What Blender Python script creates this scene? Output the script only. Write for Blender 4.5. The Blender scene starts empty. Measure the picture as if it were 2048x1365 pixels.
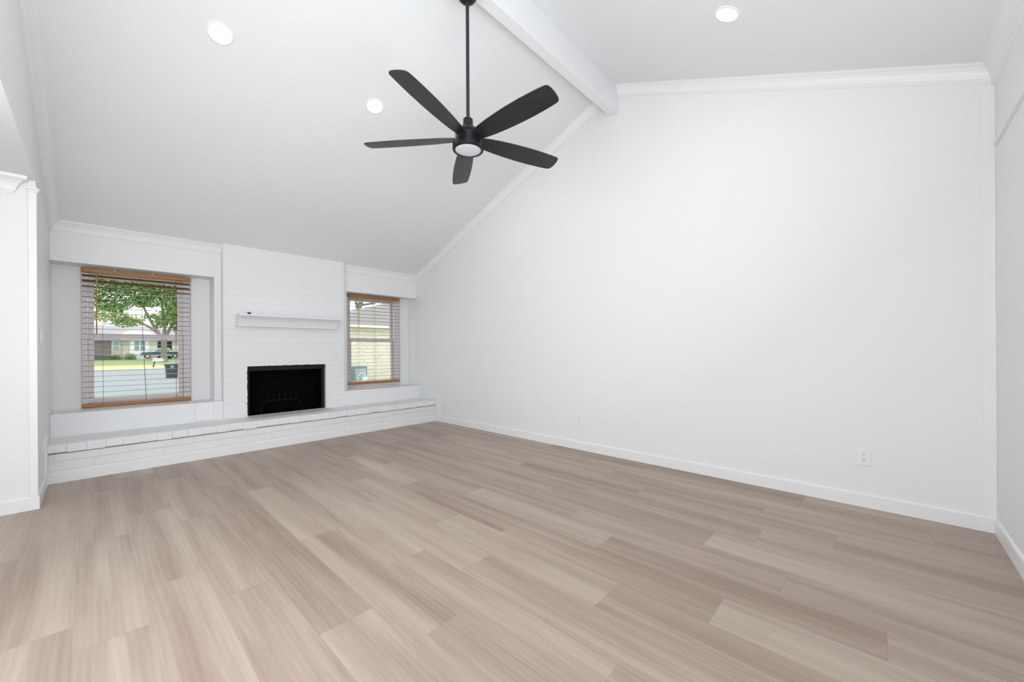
import bpy, bmesh, math, random
from mathutils import Vector, Matrix
random.seed(7)
S = bpy.context.scene
COL = S.collection
PI = math.pi

# ------------------------------------------------------------------ camera
cam_d = bpy.data.cameras.new('camera')
cam = bpy.data.objects.new('camera', cam_d); COL.objects.link(cam)
cam_d.sensor_width = 36.0
cam_d.sensor_fit = 'HORIZONTAL'
cam_d.lens = 784.5 / 2048 * 36.0
cam_d.shift_y = (699.8 - 682.5) / 2048.0
yaw = math.radians(46.85)
fwd = Vector((-math.cos(yaw), math.sin(yaw), 0))
rgt0 = fwd.cross(Vector((0, 0, 1))); rol = math.radians(-0.30)
rgt = rgt0 * math.cos(rol) + Vector((0, 0, 1)) * math.sin(rol)
upv = -rgt0 * math.sin(rol) + Vector((0, 0, 1)) * math.cos(rol)
M = Matrix((rgt, upv, -fwd)).transposed().to_4x4()
M.translation = Vector((0, 0, 1.10))
cam.matrix_world = M
cam_d.clip_start = 0.02; cam_d.clip_end = 400
S.camera = cam

# ------------------------------------------------------------------ world, sun, view
W = bpy.data.worlds.new('world'); S.world = W; W.use_nodes = True
nt = W.node_tree; nt.nodes.clear()
wo = nt.nodes.new('ShaderNodeOutputWorld'); bg = nt.nodes.new('ShaderNodeBackground')
bg.inputs[0].default_value = (0.93, 0.97, 1.0, 1); bg.inputs[1].default_value = 2.3
nt.links.new(bg.outputs[0], wo.inputs[0])
sd = bpy.data.lights.new('sun', 'SUN'); sd.energy = 0.5; sd.angle = math.radians(6); sd.color = (1.0, 0.96, 0.88)
sun = bpy.data.objects.new('sun', sd); COL.objects.link(sun)
sun.rotation_euler = Vector((-0.75, 0.35, -0.95)).to_track_quat('-Z', 'Y').to_euler()
S.view_settings.view_transform = 'Standard'
S.view_settings.look = 'None'
S.view_settings.gamma = 1.0
S.view_settings.use_curve_mapping = False
S.view_settings.exposure = 0.0


def area(name, loc, direction, sx, sy, power, color=(1, 1, 1)):
    d = bpy.data.lights.new(name, 'AREA'); d.shape = 'RECTANGLE'; d.size = sx; d.size_y = sy
    d.energy = power; d.color = color
    o = bpy.data.objects.new(name, d); COL.objects.link(o)
    o.location = loc; o.rotation_euler = Vector(direction).to_track_quat('-Z', 'Z').to_euler()
    return o

# invented fill panels behind and beside the camera, to even out the room
area('opening_fill', (-1.3, -0.5, 1.20), (-0.25, 1, 0.10), 2.6, 2.0, 44, (0.94, 0.965, 1.0))  # added panel just behind the opening, brightens the long wall
area('rear_fill', (-1.2, -1.5, 1.10), (-0.1, 1, 0.0), 3.2, 1.9, 24, (0.94, 0.965, 1.0))  # second added panel further back, no window modelled there
area('right_side_fill', (0.45, 0.15, 1.45), (-1, -0.22, 1.12), 1.2, 1.9, 104, (0.93, 0.965, 1.0))  # added panel tilted up at the ceiling, no door modelled there

# ------------------------------------------------------------------ material helpers
def new_mat(name):
    m = bpy.data.materials.new(name); m.use_nodes = True
    nt = m.node_tree
    return m, nt, nt.nodes['Principled BSDF']

def N(nt, t, **kw):
    n = nt.nodes.new(t)
    for k, v in kw.items():
        if k.startswith('i_'):
            n.inputs[int(k[2:])].default_value = v
        else:
            setattr(n, k, v)
    return n

def mat(name, col, rough=0.5, metal=0.0, var=0.0, scale=20.0, bump=0.0, bscale=200.0, stretch=(1, 1, 1), spec=0.5):
    m, nt, b = new_mat(name)
    b.inputs['Roughness'].default_value = rough
    b.inputs['Metallic'].default_value = metal
    b.inputs['Specular IOR Level'].default_value = spec
    tc = N(nt, 'ShaderNodeTexCoord'); mp = N(nt, 'ShaderNodeMapping')
    mp.inputs['Scale'].default_value = stretch
    nt.links.new(tc.outputs['Object'], mp.inputs[0])
    ns = N(nt, 'ShaderNodeTexNoise'); ns.inputs['Scale'].default_value = scale; ns.inputs['Detail'].default_value = 4
    nt.links.new(mp.outputs[0], ns.inputs['Vector'])
    mx = N(nt, 'ShaderNodeMix', data_type='RGBA')
    mx.inputs[6].default_value = tuple(c * (1 - var) for c in col) + (1,)
    mx.inputs[7].default_value = tuple(min(1, c * (1 + var)) for c in col) + (1,)
    nt.links.new(ns.outputs[0], mx.inputs[0]); nt.links.new(mx.outputs[2], b.inputs['Base Color'])
    if bump:
        n2 = N(nt, 'ShaderNodeTexNoise'); n2.inputs['Scale'].default_value = bscale; n2.inputs['Detail'].default_value = 3
        nt.links.new(mp.outputs[0], n2.inputs['Vector'])
        bp = N(nt, 'ShaderNodeBump'); bp.inputs['Strength'].default_value = bump; bp.inputs['Distance'].default_value = 0.002
        nt.links.new(n2.outputs[0], bp.inputs['Height']); nt.links.new(bp.outputs[0], b.inputs['Normal'])
    return m

def emis(name, col, s):
    m, nt, b = new_mat(name)
    b.inputs['Base Color'].default_value = col + (1,)
    b.inputs['Emission Color'].default_value = col + (1,)
    b.inputs['Emission Strength'].default_value = s
    return m

def brick_mat(name, c1, c2, mortar, bw, rh, ms, axes, dist=0.003, strength=0.6, rough=0.55, off=(0, 0)):
    """brick pattern laid out in metres on the plane given by axes, e.g. 'YZ'"""
    m, nt, b = new_mat(name)
    b.inputs['Roughness'].default_value = rough
    ge = N(nt, 'ShaderNodeTexCoord'); sp = N(nt, 'ShaderNodeSeparateXYZ'); cb = N(nt, 'ShaderNodeCombineXYZ')
    nt.links.new(ge.outputs['Object'], sp.inputs[0])
    a0 = N(nt, 'ShaderNodeMath', operation='ADD'); a0.inputs[1].default_value = off[0]
    a1 = N(nt, 'ShaderNodeMath', operation='ADD'); a1.inputs[1].default_value = off[1]
    nt.links.new(sp.outputs['XYZ'.index(axes[0])], a0.inputs[0]); nt.links.new(sp.outputs['XYZ'.index(axes[1])], a1.inputs[0])
    nt.links.new(a0.outputs[0], cb.inputs[0]); nt.links.new(a1.outputs[0], cb.inputs[1])
    # slight wobble so joints are hand laid
    nz = N(nt, 'ShaderNodeTexNoise'); nz.inputs['Scale'].default_value = 9
    nt.links.new(cb.outputs[0], nz.inputs['Vector'])
    vm = N(nt, 'ShaderNodeVectorMath', operation='SCALE'); vm.inputs['Scale'].default_value = 0.008
    sb = N(nt, 'ShaderNodeVectorMath', operation='SUBTRACT'); sb.inputs[1].default_value = (0.5, 0.5, 0.5)
    nt.links.new(nz.outputs['Color'], sb.inputs[0]); nt.links.new(sb.outputs[0], vm.inputs[0])
    ad = N(nt, 'ShaderNodeVectorMath', operation='ADD')
    nt.links.new(cb.outputs[0], ad.inputs[0]); nt.links.new(vm.outputs[0], ad.inputs[1])
    br = N(nt, 'ShaderNodeTexBrick'); br.offset = 0.5
    br.inputs['Color1'].default_value = c1 + (1,); br.inputs['Color2'].default_value = c2 + (1,); br.inputs['Mortar'].default_value = mortar + (1,)
    br.inputs['Scale'].default_value = 1.0; br.inputs['Mortar Size'].default_value = ms; br.inputs['Mortar Smooth'].default_value = 0.6
    br.inputs['Brick Width'].default_value = bw; br.inputs['Row Height'].default_value = rh
    nt.links.new(ad.outputs[0], br.inputs['Vector']); nt.links.new(br.outputs['Color'], b.inputs['Base Color'])
    n3 = N(nt, 'ShaderNodeTexNoise'); n3.inputs['Scale'].default_value = 60; n3.inputs['Detail'].default_value = 5
    nt.links.new(cb.outputs[0], n3.inputs['Vector'])
    mu = N(nt, 'ShaderNodeMath', operation='MULTIPLY'); mu.inputs[1].default_value = 0.45
    nt.links.new(n3.outputs[0], mu.inputs[0])
    s2 = N(nt, 'ShaderNodeMath', operation='SUBTRACT'); nt.links.new(mu.outputs[0], s2.inputs[0]); nt.links.new(br.outputs['Fac'], s2.inputs[1])
    bp = N(nt, 'ShaderNodeBump'); bp.inputs['Strength'].default_value = strength; bp.inputs['Distance'].default_value = dist
    nt.links.new(s2.outputs[0], bp.inputs['Height']); nt.links.new(bp.outputs[0], b.inputs['Normal'])
    return m

WHITE = (0.86, 0.865, 0.87)
m_wall = mat('white_wall_paint', WHITE, 0.55, var=0.006, scale=3, bump=0.10, bscale=90, spec=0.3)
m_ceil = mat('white_ceiling_paint', (0.86, 0.868, 0.878), 0.8, var=0.006, scale=2, bump=0.12, bscale=60, spec=0.2)
m_trim = mat('white_semigloss_trim', (0.88, 0.885, 0.89), 0.35, var=0.004, scale=5, spec=0.4)
m_brick = brick_mat('white_painted_brick', (0.86, 0.865, 0.87), (0.85, 0.855, 0.86), (0.85, 0.855, 0.86), 0.42, 0.0788, 0.008, 'YZ', off=(0.03, -0.017), dist=0.003, strength=0.55)
m_hearthface = brick_mat('white_painted_hearth_brick', (0.86, 0.865, 0.87), (0.85, 0.855, 0.86), (0.85, 0.855, 0.86), 0.46, 0.0785, 0.008, 'YZ', off=(0, -0.0155), dist=0.005, strength=0.7)
m_cap = mat('white_painted_rough_brick', (0.86, 0.865, 0.87), 0.5, var=0.02, scale=14, bump=0.9, bscale=55)
m_ledge = mat('white_painted_ledge', (0.87, 0.875, 0.88), 0.5, var=0.01, scale=6, bump=0.25, bscale=25)
m_dusty = brick_mat('sooty_white_brick', (0.62, 0.62, 0.63), (0.55, 0.55, 0.56), (0.78, 0.78, 0.79), 0.205, 0.10, 0.012, 'YX', off=(0.0, 0.068), dist=0.004)
m_black = mat('black_firebox_soot', (0.004, 0.004, 0.005), 0.95, var=0.4, scale=8, spec=0.05)
m_frameblk = mat('black_painted_lintel', (0.010, 0.010, 0.012), 0.55, var=0.2, scale=20, spec=0.25)
m_grate = mat('cast_iron_grate', (0.010, 0.009, 0.008), 0.8, var=0.2, scale=40, spec=0.1)
m_fan = mat('matte_black_fan_metal', (0.018, 0.019, 0.022), 0.38, metal=0.55, var=0.1, scale=40)
m_rod = mat('matte_black_rod', (0.03, 0.03, 0.036), 0.45, metal=0.3, var=0.05)
m_lens = mat('frosted_fan_lens', (0.66, 0.66, 0.72), 0.35, var=0.01)
m_vinyl = mat('white_vinyl_window', (0.80, 0.775, 0.81), 0.4, var=0.01)
m_cord = mat('brown_blind_cord', (0.20, 0.11, 0.06), 0.8, var=0.1)
m_plate = mat('white_plastic_plate', (0.88, 0.88, 0.885), 0.3)
m_slot = mat('dark_socket_slot', (0.12, 0.12, 0.125), 0.6)

def wood(name, c1, c2, rough=0.4, axis=(60, 3, 60)):
    m, nt, b = new_mat(name); b.inputs['Roughness'].default_value = rough
    tc = N(nt, 'ShaderNodeTexCoord'); mp = N(nt, 'ShaderNodeMapping'); mp.inputs['Scale'].default_value = axis
    nt.links.new(tc.outputs['Object'], mp.inputs[0])
    ns = N(nt, 'ShaderNodeTexNoise'); ns.inputs['Scale'].default_value = 1; ns.inputs['Detail'].default_value = 6; ns.inputs['Distortion'].default_value = 0.4
    nt.links.new(mp.outputs[0], ns.inputs['Vector'])
    rp = N(nt, 'ShaderNodeValToRGB'); rp.color_ramp.elements[0].position = 0.3; rp.color_ramp.elements[1].position = 0.7
    rp.color_ramp.elements[0].color = c1 + (1,); rp.color_ramp.elements[1].color = c2 + (1,)
    nt.links.new(ns.outputs[0], rp.inputs[0]); nt.links.new(rp.outputs[0], b.inputs['Base Color'])
    return m
m_rail = wood('honey_wood_rail', (0.30, 0.13, 0.045), (0.46, 0.21, 0.07))
m_slat = wood('brown_wood_slat', (0.17, 0.075, 0.04), (0.26, 0.12, 0.06), 0.35)
m_wand = wood('golden_wood_wand', (0.42, 0.20, 0.04), (0.5, 0.26, 0.06), axis=(60, 60, 4))
m_blade = wood('charcoal_wood_blade', (0.008, 0.0085, 0.009), (0.024, 0.0245, 0.025), 0.36, axis=(4, 60, 60))

# glass pane: clear sheet with a faint surface reflection
m_glass, nt_, b_ = new_mat('clear_window_glass')
nt_.nodes.remove(b_)
tr = N(nt_, 'ShaderNodeBsdfTransparent'); tr.inputs[0].default_value = (0.96, 0.98, 0.975, 1)
gl = N(nt_, 'ShaderNodeBsdfGlossy'); gl.inputs['Roughness'].default_value = 0.02
ms = N(nt_, 'ShaderNodeMixShader'); ms.inputs[0].default_value = 0.003
nt_.links.new(tr.outputs[0], ms.inputs[1]); nt_.links.new(gl.outputs[0], ms.inputs[2])
nt_.links.new(ms.outputs[0], nt_.nodes['Material Output'].inputs[0])

# floor planks
def floor_mat():
    m, nt, b = new_mat('light_oak_vinyl_plank')
    b.inputs['Roughness'].default_value = 0.42
    b.inputs['Specular IOR Level'].default_value = 0.35
    at = N(nt, 'ShaderNodeAttribute', attribute_name='plank')      # rgb = random offset per plank
    tc = N(nt, 'ShaderNodeTexCoord')
    sc = N(nt, 'ShaderNodeVectorMath', operation='SCALE'); sc.inputs['Scale'].default_value = 37.0
    nt.links.new(at.outputs['Vector'], sc.inputs[0])
    ad = N(nt, 'ShaderNodeVectorMath', operation='ADD')
    nt.links.new(tc.outputs['Object'], ad.inputs[0]); nt.links.new(sc.outputs[0], ad.inputs[1])
    def noise(scale, vec, det, dist=0.0, rough=0.5):
        mp = N(nt, 'ShaderNodeMapping'); mp.inputs['Scale'].default_value = vec
        nt.links.new(ad.outputs[0], mp.inputs[0])
        n = N(nt, 'ShaderNodeTexNoise'); n.inputs['Scale'].default_value = scale; n.inputs['Detail'].default_value = det
        n.inputs['Distortion'].default_value = dist; n.inputs['Roughness'].default_value = rough
        nt.links.new(mp.outputs[0], n.inputs['Vector']); return n
    broad = noise(1.0, (0.55, 9.0, 1), 2, 0.3)          # soft light and dark bands along the plank
    mid = noise(1.0, (1.3, 24.0, 1), 4, 1.6)
    fine = noise(1.0, (7.0, 190.0, 1), 4, 1.2, 0.6)
    # cathedral figure
    wv = N(nt, 'ShaderNodeTexWave', wave_type='BANDS', bands_direction='Y'); wv.inputs['Scale'].default_value = 5.5
    wv.inputs['Distortion'].default_value = 7.0; wv.inputs['Detail'].default_value = 3; wv.inputs['Detail Scale'].default_value = 0.6
    mpw = N(nt, 'ShaderNodeMapping'); mpw.inputs['Scale'].default_value = (0.35, 2.4, 1)
    nt.links.new(ad.outputs[0], mpw.inputs[0]); nt.links.new(mpw.outputs[0], wv.inputs['Vector'])
    def mul(a, k):
        x = N(nt, 'ShaderNodeMath', operation='MULTIPLY'); nt.links.new(a, x.inputs[0]); x.inputs[1].default_value = k; return x.outputs[0]
    def add(a, c):
        x = N(nt, 'ShaderNodeMath', operation='ADD'); nt.links.new(a, x.inputs[0])
        if isinstance(c, float): x.inputs[1].default_value = c
        else: nt.links.new(c, x.inputs[1])
        return x.outputs[0]
    f = add(mul(broad.outputs[0], 1.15), mul(mid.outputs[0], 0.42))
    f = add(f, mul(fine.outputs[0], 0.26))
    f = add(f, mul(wv.outputs['Fac'], 0.07))
    at2 = N(nt, 'ShaderNodeAttribute', attribute_name='tone')
    f = add(f, mul(at2.outputs['Fac'], 0.34))
    f = add(f, -0.62)
    rp = N(nt, 'ShaderNodeValToRGB'); e = rp.color_ramp.elements
    e[0].position = 0.12; e[0].color = (0.302, 0.225, 0.178, 1)
    e[1].position = 0.95; e[1].color = (0.530, 0.448, 0.372, 1)
    x = e.new(0.5); x.color = (0.408, 0.327, 0.266, 1)
    nt.links.new(f, rp.inputs[0])
    # thin joints
    uv = N(nt, 'ShaderNodeUVMap', uv_map='edge'); su = N(nt, 'ShaderNodeSeparateXYZ'); nt.links.new(uv.outputs[0], su.inputs[0])
    mn = N(nt, 'ShaderNodeMath', operation='MINIMUM'); nt.links.new(su.outputs[0], mn.inputs[0]); nt.links.new(su.outputs[1], mn.inputs[1])
    # uv holds the distance to the nearest end and side in metres
    ab = N(nt, 'ShaderNodeMath', operation='LESS_THAN'); nt.links.new(mn.outputs[0], ab.inputs[0]); ab.inputs[1].default_value = 0.0009
    mx = N(nt, 'ShaderNodeMix', data_type='RGBA', blend_type='MULTIPLY')
    nt.links.new(mul(ab.outputs[0], 0.35), mx.inputs[0]); nt.links.new(rp.outputs[0], mx.inputs[6]); mx.inputs[7].default_value = (0.45, 0.4, 0.36, 1)
    nt.links.new(mx.outputs[2], b.inputs['Base Color'])
    bp = N(nt, 'ShaderNodeBump'); bp.inputs['Strength'].default_value = 0.12; bp.inputs['Distance'].default_value = 0.001
    nt.links.new(fine.outputs[0], bp.inputs['Height']); nt.links.new(bp.outputs[0], b.inputs['Normal'])
    return m
m_floor = floor_mat()

# ------------------------------------------------------------------ mesh helpers
class MB:
    def __init__(s): s.bm = bmesh.new()
    def box(s, x0, x1, y0, y1, z0, z1, bev=0.0):
        r = bmesh.ops.create_cube(s.bm, size=1.0)
        for v in r['verts']:
            v.co = Vector(((x0 + x1) / 2 + v.co.x * (x1 - x0), (y0 + y1) / 2 + v.co.y * (y1 - y0), (z0 + z1) / 2 + v.co.z * (z1 - z0)))
        if bev:
            es = list({e for v in r['verts'] for e in v.link_edges})
            bmesh.ops.bevel(s.bm, geom=es, offset=bev, segments=2, affect='EDGES', profile=0.5)
        return s
    def prism(s, pts, a, b, axis):
        """pts polygon in the two other axes (cyclic order), extruded along axis from a to b"""
        def P(p, t):
            c = {0: (t, p[0], p[1]), 1: (p[0], t, p[1]), 2: (p[0], p[1], t)}[axis]
            return Vector(c)
        A = [s.bm.verts.new(P(p, a)) for p in pts]; B = [s.bm.verts.new(P(p, b)) for p in pts]
        n = len(pts)
        s.bm.faces.new(A); s.bm.faces.new(B[::-1])
        for i in range(n):
            s.bm.faces.new((A[i], B[i], B[(i + 1) % n], A[(i + 1) % n]))
        return s
    def sweep(s, prof, p0, p1, out, vz=(0, 0, 1)):
        """profile of (out, up) pairs swept from p0 to p1"""
        p0, p1, out, vz = Vector(p0), Vector(p1), Vector(out), Vector(vz)
        A = [s.bm.verts.new(p0 + out * a + vz * c) for a, c in prof]
        B = [s.bm.verts.new(p1 + out * a + vz * c) for a, c in prof]
        n = len(prof); s.bm.faces.new(A); s.bm.faces.new(B[::-1])
        for i in range(n):
            s.bm.faces.new((A[i], B[i], B[(i + 1) % n], A[(i + 1) % n]))
        return s
    def lathe(s, prof, cx=0, cy=0, seg=48):
        """(r, z) pairs around a vertical axis"""
        rings = []
        for r, z in prof:
            if r < 1e-6: rings.append([s.bm.verts.new((cx, cy, z))])
            else: rings.append([s.bm.verts.new((cx + r * math.cos(2 * PI * i / seg), cy + r * math.sin(2 * PI * i / seg), z)) for i in range(seg)])
        for a, b in zip(rings, rings[1:]):
            for i in range(seg):
                j = (i + 1) % seg
                if len(a) == 1 and len(b) > 1: s.bm.faces.new((a[0], b[i], b[j]))
                elif len(b) == 1 and len(a) > 1: s.bm.faces.new((a[i], b[0], a[j]))
                elif len(a) > 1: s.bm.faces.new((a[i], b[i], b[j], a[j]))
        return s
    def tube(s, pts, r, seg=8):
        pts = [Vector(p) for p in pts]
        rs = r if isinstance(r, (list, tuple)) else [r] * len(pts)
        rings = []
        for i, p in enumerate(pts):
            d = (pts[min(i + 1, len(pts) - 1)] - pts[max(i - 1, 0)]).normalized()
            a = d.orthogonal().normalized() if i == 0 else (u - d * u.dot(d)).normalized()
            u = a; w = d.cross(a)
            rings.append([s.bm.verts.new(p + (a * math.cos(2 * PI * k / seg) + w * math.sin(2 * PI * k / seg)) * rs[i]) for k in range(seg)])
        for A, B in zip(rings, rings[1:]):
            for k in range(seg):
                j = (k + 1) % seg; s.bm.faces.new((A[k], B[k], B[j], A[j]))
        s.bm.faces.new(rings[0][::-1]); s.bm.faces.new(rings[-1])
        return s
    def face(s, *pts):
        s.bm.faces.new([s.bm.verts.new(p) for p in pts]); return s
    def build(s, name, m, parent=None, smooth=False, recalc=True, origin=None):
        if recalc: bmesh.ops.recalc_face_normals(s.bm, faces=s.bm.faces)
        me = bpy.data.meshes.new(name)
        if origin is not None:
            for v in s.bm.verts: v.co -= Vector(origin)
        s.bm.to_mesh(me); s.bm.free()
        me.materials.append(m)
        if smooth:
            for p in me.polygons: p.use_smooth = True
            try: me.set_sharp_from_angle(angle=math.radians(35))
            except Exception: pass
        o = bpy.data.objects.new(name, me); COL.objects.link(o)
        if origin is not None: o.location = origin
        if parent is not None: o.parent = parent
        return o

def thing(name, label, cat, loc=(0, 0, 0), group=None):
    o = bpy.data.objects.new(name, None); COL.objects.link(o); o.empty_display_size = 0.1
    o.location = loc; o['label'] = label; o['category'] = cat
    if group: o['group'] = group
    return o

def tag(o, label, cat, group=None, kind=None):
    o['label'] = label; o['category'] = cat
    if group: o['group'] = group
    if kind: o['kind'] = kind
    return o

def struct(o, label=None):
    o['kind'] = 'structure'
    if label: o['label'] = label
    return o

def cut(o, root):
    """keep world place while the parent sits at its base"""
    o.location = Vector(o.location) - Vector(root.location); return o

def rebase(root):
    for ch in root.children:
        ch.location = Vector(ch.location) - Vector(root.location)

# ------------------------------------------------------------------ key dimensions
XW = -5.561      # upper face of the window wall
XB = -5.810      # back of the window recesses
XL = -5.4685      # wall below the sills
XC = -5.468      # brick breast
XH = -5.040      # hearth face
YB = 3.640       # long blank wall
YN = -0.275      # near left wall
XR = 0.502       # right wall
XP = -4.320      # end of the near left wall, side wall of the opening
KL, KR = 0.4117, -0.413
def zc(x):
    return min(2.572 + KL * (x + 4.889), 2.777 + KR * (x - 0.444))
XRDG = (2.777 - KR * 0.444 - 2.572 - KL * 4.889) / (KL - KR)
ZR = zc(XRDG)

# ------------------------------------------------------------------ floor
rows = {-1: -2.355, 0: -2.152, 1: -2.48, 2: -2.139, 3: -1.585, 4: -1.283, 5: -1.832, 6: -1.525, 7: -2.06, 8: -1.67,
        9: -1.149, 10: -1.495, 11: -1.89, 12: -1.688, 13: -1.355, 14: -1.75, 15: -0.945, 16: -1.57, 17: -1.2}
tones = {(3, -1.585): 0.8, (5, -2.99): 0.9, (6, -2.69): 0.8, (8, -0.51): 0.85, (12, -0.52): 0.75, (11, -0.727): 0.9,
         (-1, -3.51): 0.3, (0, -2.15): 0.45}
bm = bmesh.new()
lay_p = bm.faces.layers.float_vector.new('plank'); lay_t = bm.faces.layers.float.new('tone')
uvl = bm.loops.layers.uv.new('edge')
PW, PL = 0.2175, 1.165
rnd = random.Random(4)
for n in range(-18, 18):
    y0 = -0.06 + PW * n; y1 = min(y0 + PW, YB)
    ph = rows.get(n, -2.0 + rnd.random() * PL)
    k0 = int(math.floor((-5.1 - ph) / PL))
    for k in range(k0, k0 + 7):
        x0, x1 = ph + k * PL, ph + (k + 1) * PL
        x0c, x1c = max(x0, -5.06), min(x1, 0.62)
        if x1c - x0c < 0.005: continue
        off = (rnd.random(), rnd.random(), rnd.random()); tn = rnd.random() * 0.75
        for (rn, xx), tv in tones.items():
            if rn == n and abs(xx - x0) < 0.06: tn = tv
        xm, ym = (x0c + x1c) / 2, (y0 + y1) / 2
        # 2x2 cells so the distance to each edge interpolates exactly
        for xa, xb in ((x0c, xm), (xm, x1c)):
            for ya, yb in ((y0, ym), (ym, y1)):
                f = bm.faces.new([bm.verts.new(c) for c in ((xa, ya, 0), (xb, ya, 0), (xb, yb, 0), (xa, yb, 0))])
                f[lay_p] = off; f[lay_t] = tn
                for lp in f.loops:
                    c = lp.vert.co
                    lp[uvl].uv = (min(abs(c.x - x0), abs(c.x - x1)), min(c.y - y0, y1 - c.y))
me = bpy.data.meshes.new('floor'); bm.to_mesh(me); bm.free(); me.materials.append(m_floor)
fl = bpy.data.objects.new('floor', me); COL.objects.link(fl)
struct(fl, 'light oak plank floor')

# ------------------------------------------------------------------ ceiling
c = MB()
T = 0.12
c.prism([(-6.05, zc(-6.05)), (XRDG, ZR), (0.75, zc(0.75)), (0.75, zc(0.75) + T), (XRDG, ZR + T), (-6.05, zc(-6.05) + T)], -0.42, 3.80, 1)
struct(c.build('ceiling', m_ceil), 'white vaulted ceiling')
c = MB(); c.box(-4.45, 0.75, -4.30, -0.40, 2.302, 2.42)
struct(c.build('ceiling', m_ceil), 'flat white ceiling past the opening')

# ------------------------------------------------------------------ walls
c = MB()
c.prism([(-6.05, -0.02), (0.75, -0.02), (0.75, zc(0.75) + .02), (XRDG, ZR + .02), (-6.05, zc(-6.05) + .02)], YB, YB + 0.14, 1)
struct(c.build('wall_back', m_wall), 'long blank white wall')
c = MB(); c.prism([(-4.30, 0.0), (3.80, 0.0), (3.80, zc(XR)), (-0.30, zc(XR)), (-0.30, 2.42), (-4.30, 2.42)], XR, XR + 0.14, 0)
c.bm.verts.ensure_lookup_table()
struct(c.build('wall_right', m_wall), 'white wall at the right edge')
# near left wall: solid block up to the opening, header above it
c = MB()
c.box(-6.05, XP, -4.30, YN, -0.02, zc(-6.05)); c.box(-6.05, XP, -4.30, YN - 0.125, zc(-6.05), 2.42)
c.prism([(-6.05, zc(-6.05)), (XP, zc(-6.05)), (XP, 2.30), (XR, 2.30), (XR, zc(XR)), (XRDG, ZR), ], YN - 0.125, YN, 1)
struct(c.build('wall_left', m_wall), 'white wall with the wide opening at the left edge')
c = MB(); c.box(-4.40, 0.75, -4.42, -4.30, -0.02, 2.42)
struct(c.build('wall_rear', m_wall), 'rear wall of the adjoining room')

W1 = (-0.085, 0.772); W2 = (2.600, 3.485); B1 = (-0.080, 0.757); B2 = (2.585, 3.422)
c = MB()
zt = 2.42
for y0, y1 in ((YN, W1[0]), (W1[1], W2[0]), (W2[1], YB)):
    c.box(-6.05, XB, y0, y1, 0, zt - 0.18)
for y0, y1 in (W1, W2):
    c.box(-6.05, XB, y0, y1, 0, 0.53)
    c.box(-6.05, XB, y0, y1, 1.948, zt - 0.18)
for y0, y1 in ((YN, 1.013), (2.400, YB)):
    c.box(XB, XW, y0, y1, 1.948, 2.28, 0.003)              # header over the window recess
    c.box(XB - .001, XL, y0, y1, 0.0, 0.531, 0.006)          # wall below the sill
c.box(XB, XW, 0.946, 1.013, 0.53, 1.95, 0.003)
c.box(XB, XW, 2.400, 2.476, 0.53, 1.95, 0.003)
struct(c.build('wall_window', m_wall), 'white wall with two window recesses')

# ------------------------------------------------------------------ crown mouldings
def crown_profile(k, drop, pr):
    """(out, up) from the wall/ceiling corner; k = ceiling rise away from the wall"""
    P = [(0, -drop), (.10 * pr, -drop), (.13 * pr, -drop * .93), (.20 * pr, -drop * .91), (.22 * pr, -drop * .84), (.27 * pr, -drop * .82),
         (.34 * pr, -drop * .62), (.48 * pr, -drop * .40), (.66 * pr, -drop * .22), (.80 * pr, -drop * .13), (.84 * pr, -drop * .12),
         (.86 * pr, -drop * .03), (pr, -drop * .02)]
    P = [(a, b + k * a) for a, b in P]
    return P + [(pr, k * pr + .012), (0, .012)]

def trim(n, mb, label, m=m_trim, smooth=False):
    return struct(mb.build('trim_%d' % n, m, smooth=smooth), label)
c = MB(); c.sweep(crown_profile(KL, 0.075, 0.068), (XW, YN, zc(XW)), (XW, 1.013, zc(XW)), (1, 0, 0))
c.sweep(crown_profile(KL, 0.075, 0.068), (XW, 2.400, zc(XW)), (XW, YB, zc(XW)), (1, 0, 0))
trim(1, c, 'crown moulding over the window recesses')
c = MB()
pr = crown_profile(0, 0.095, 0.072)
c.sweep(pr, (XW - .02, YB, zc(XW - .02)), (-2.014, YB, zc(-2.014)), (0, -1, 0))
trim(2, c, 'crown moulding climbing the left slope of the long wall')
c = MB(); c.sweep(pr, (-1.92, YB, zc(-1.92)), (XR, YB, zc(XR)), (0, -1, 0))
trim(3, c, 'crown moulding down the right slope of the long wall')
c = MB(); c.sweep(pr, (XW - .02, YN, zc(XW - .02)), (-2.014, YN, zc(-2.014)), (0, 1, 0))
c.sweep(pr, (-1.92, YN, zc(-1.92)), (XR, YN, zc(XR)), (0, 1, 0))
trim(4, c, 'crown moulding climbing the near left wall')
c = MB(); c.sweep(crown_profile(-KR, 0.112, 0.062), (XR, YN, zc(XR)), (XR, YB, zc(XR)), (-1, 0, 0))
trim(5, c, 'crown moulding along the right wall')
c = MB(); c.sweep([(0, 0), (.016, .003), (.018, .012), (.012, .02), (.010, .034), (0, .036)], (XR, -0.25, 2.272), (XR, 3.585, 2.272), (-1, 0, 0))
trim(6, c, 'thin horizontal rail on the right wall')
c = MB(); c.box(XR - 0.052, XR, YB - 0.006, YB + .001, 0.09, zc(XR) - 0.10, 0.002)
trim(7, c, 'flat corner board at the right end of the long wall')
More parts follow.
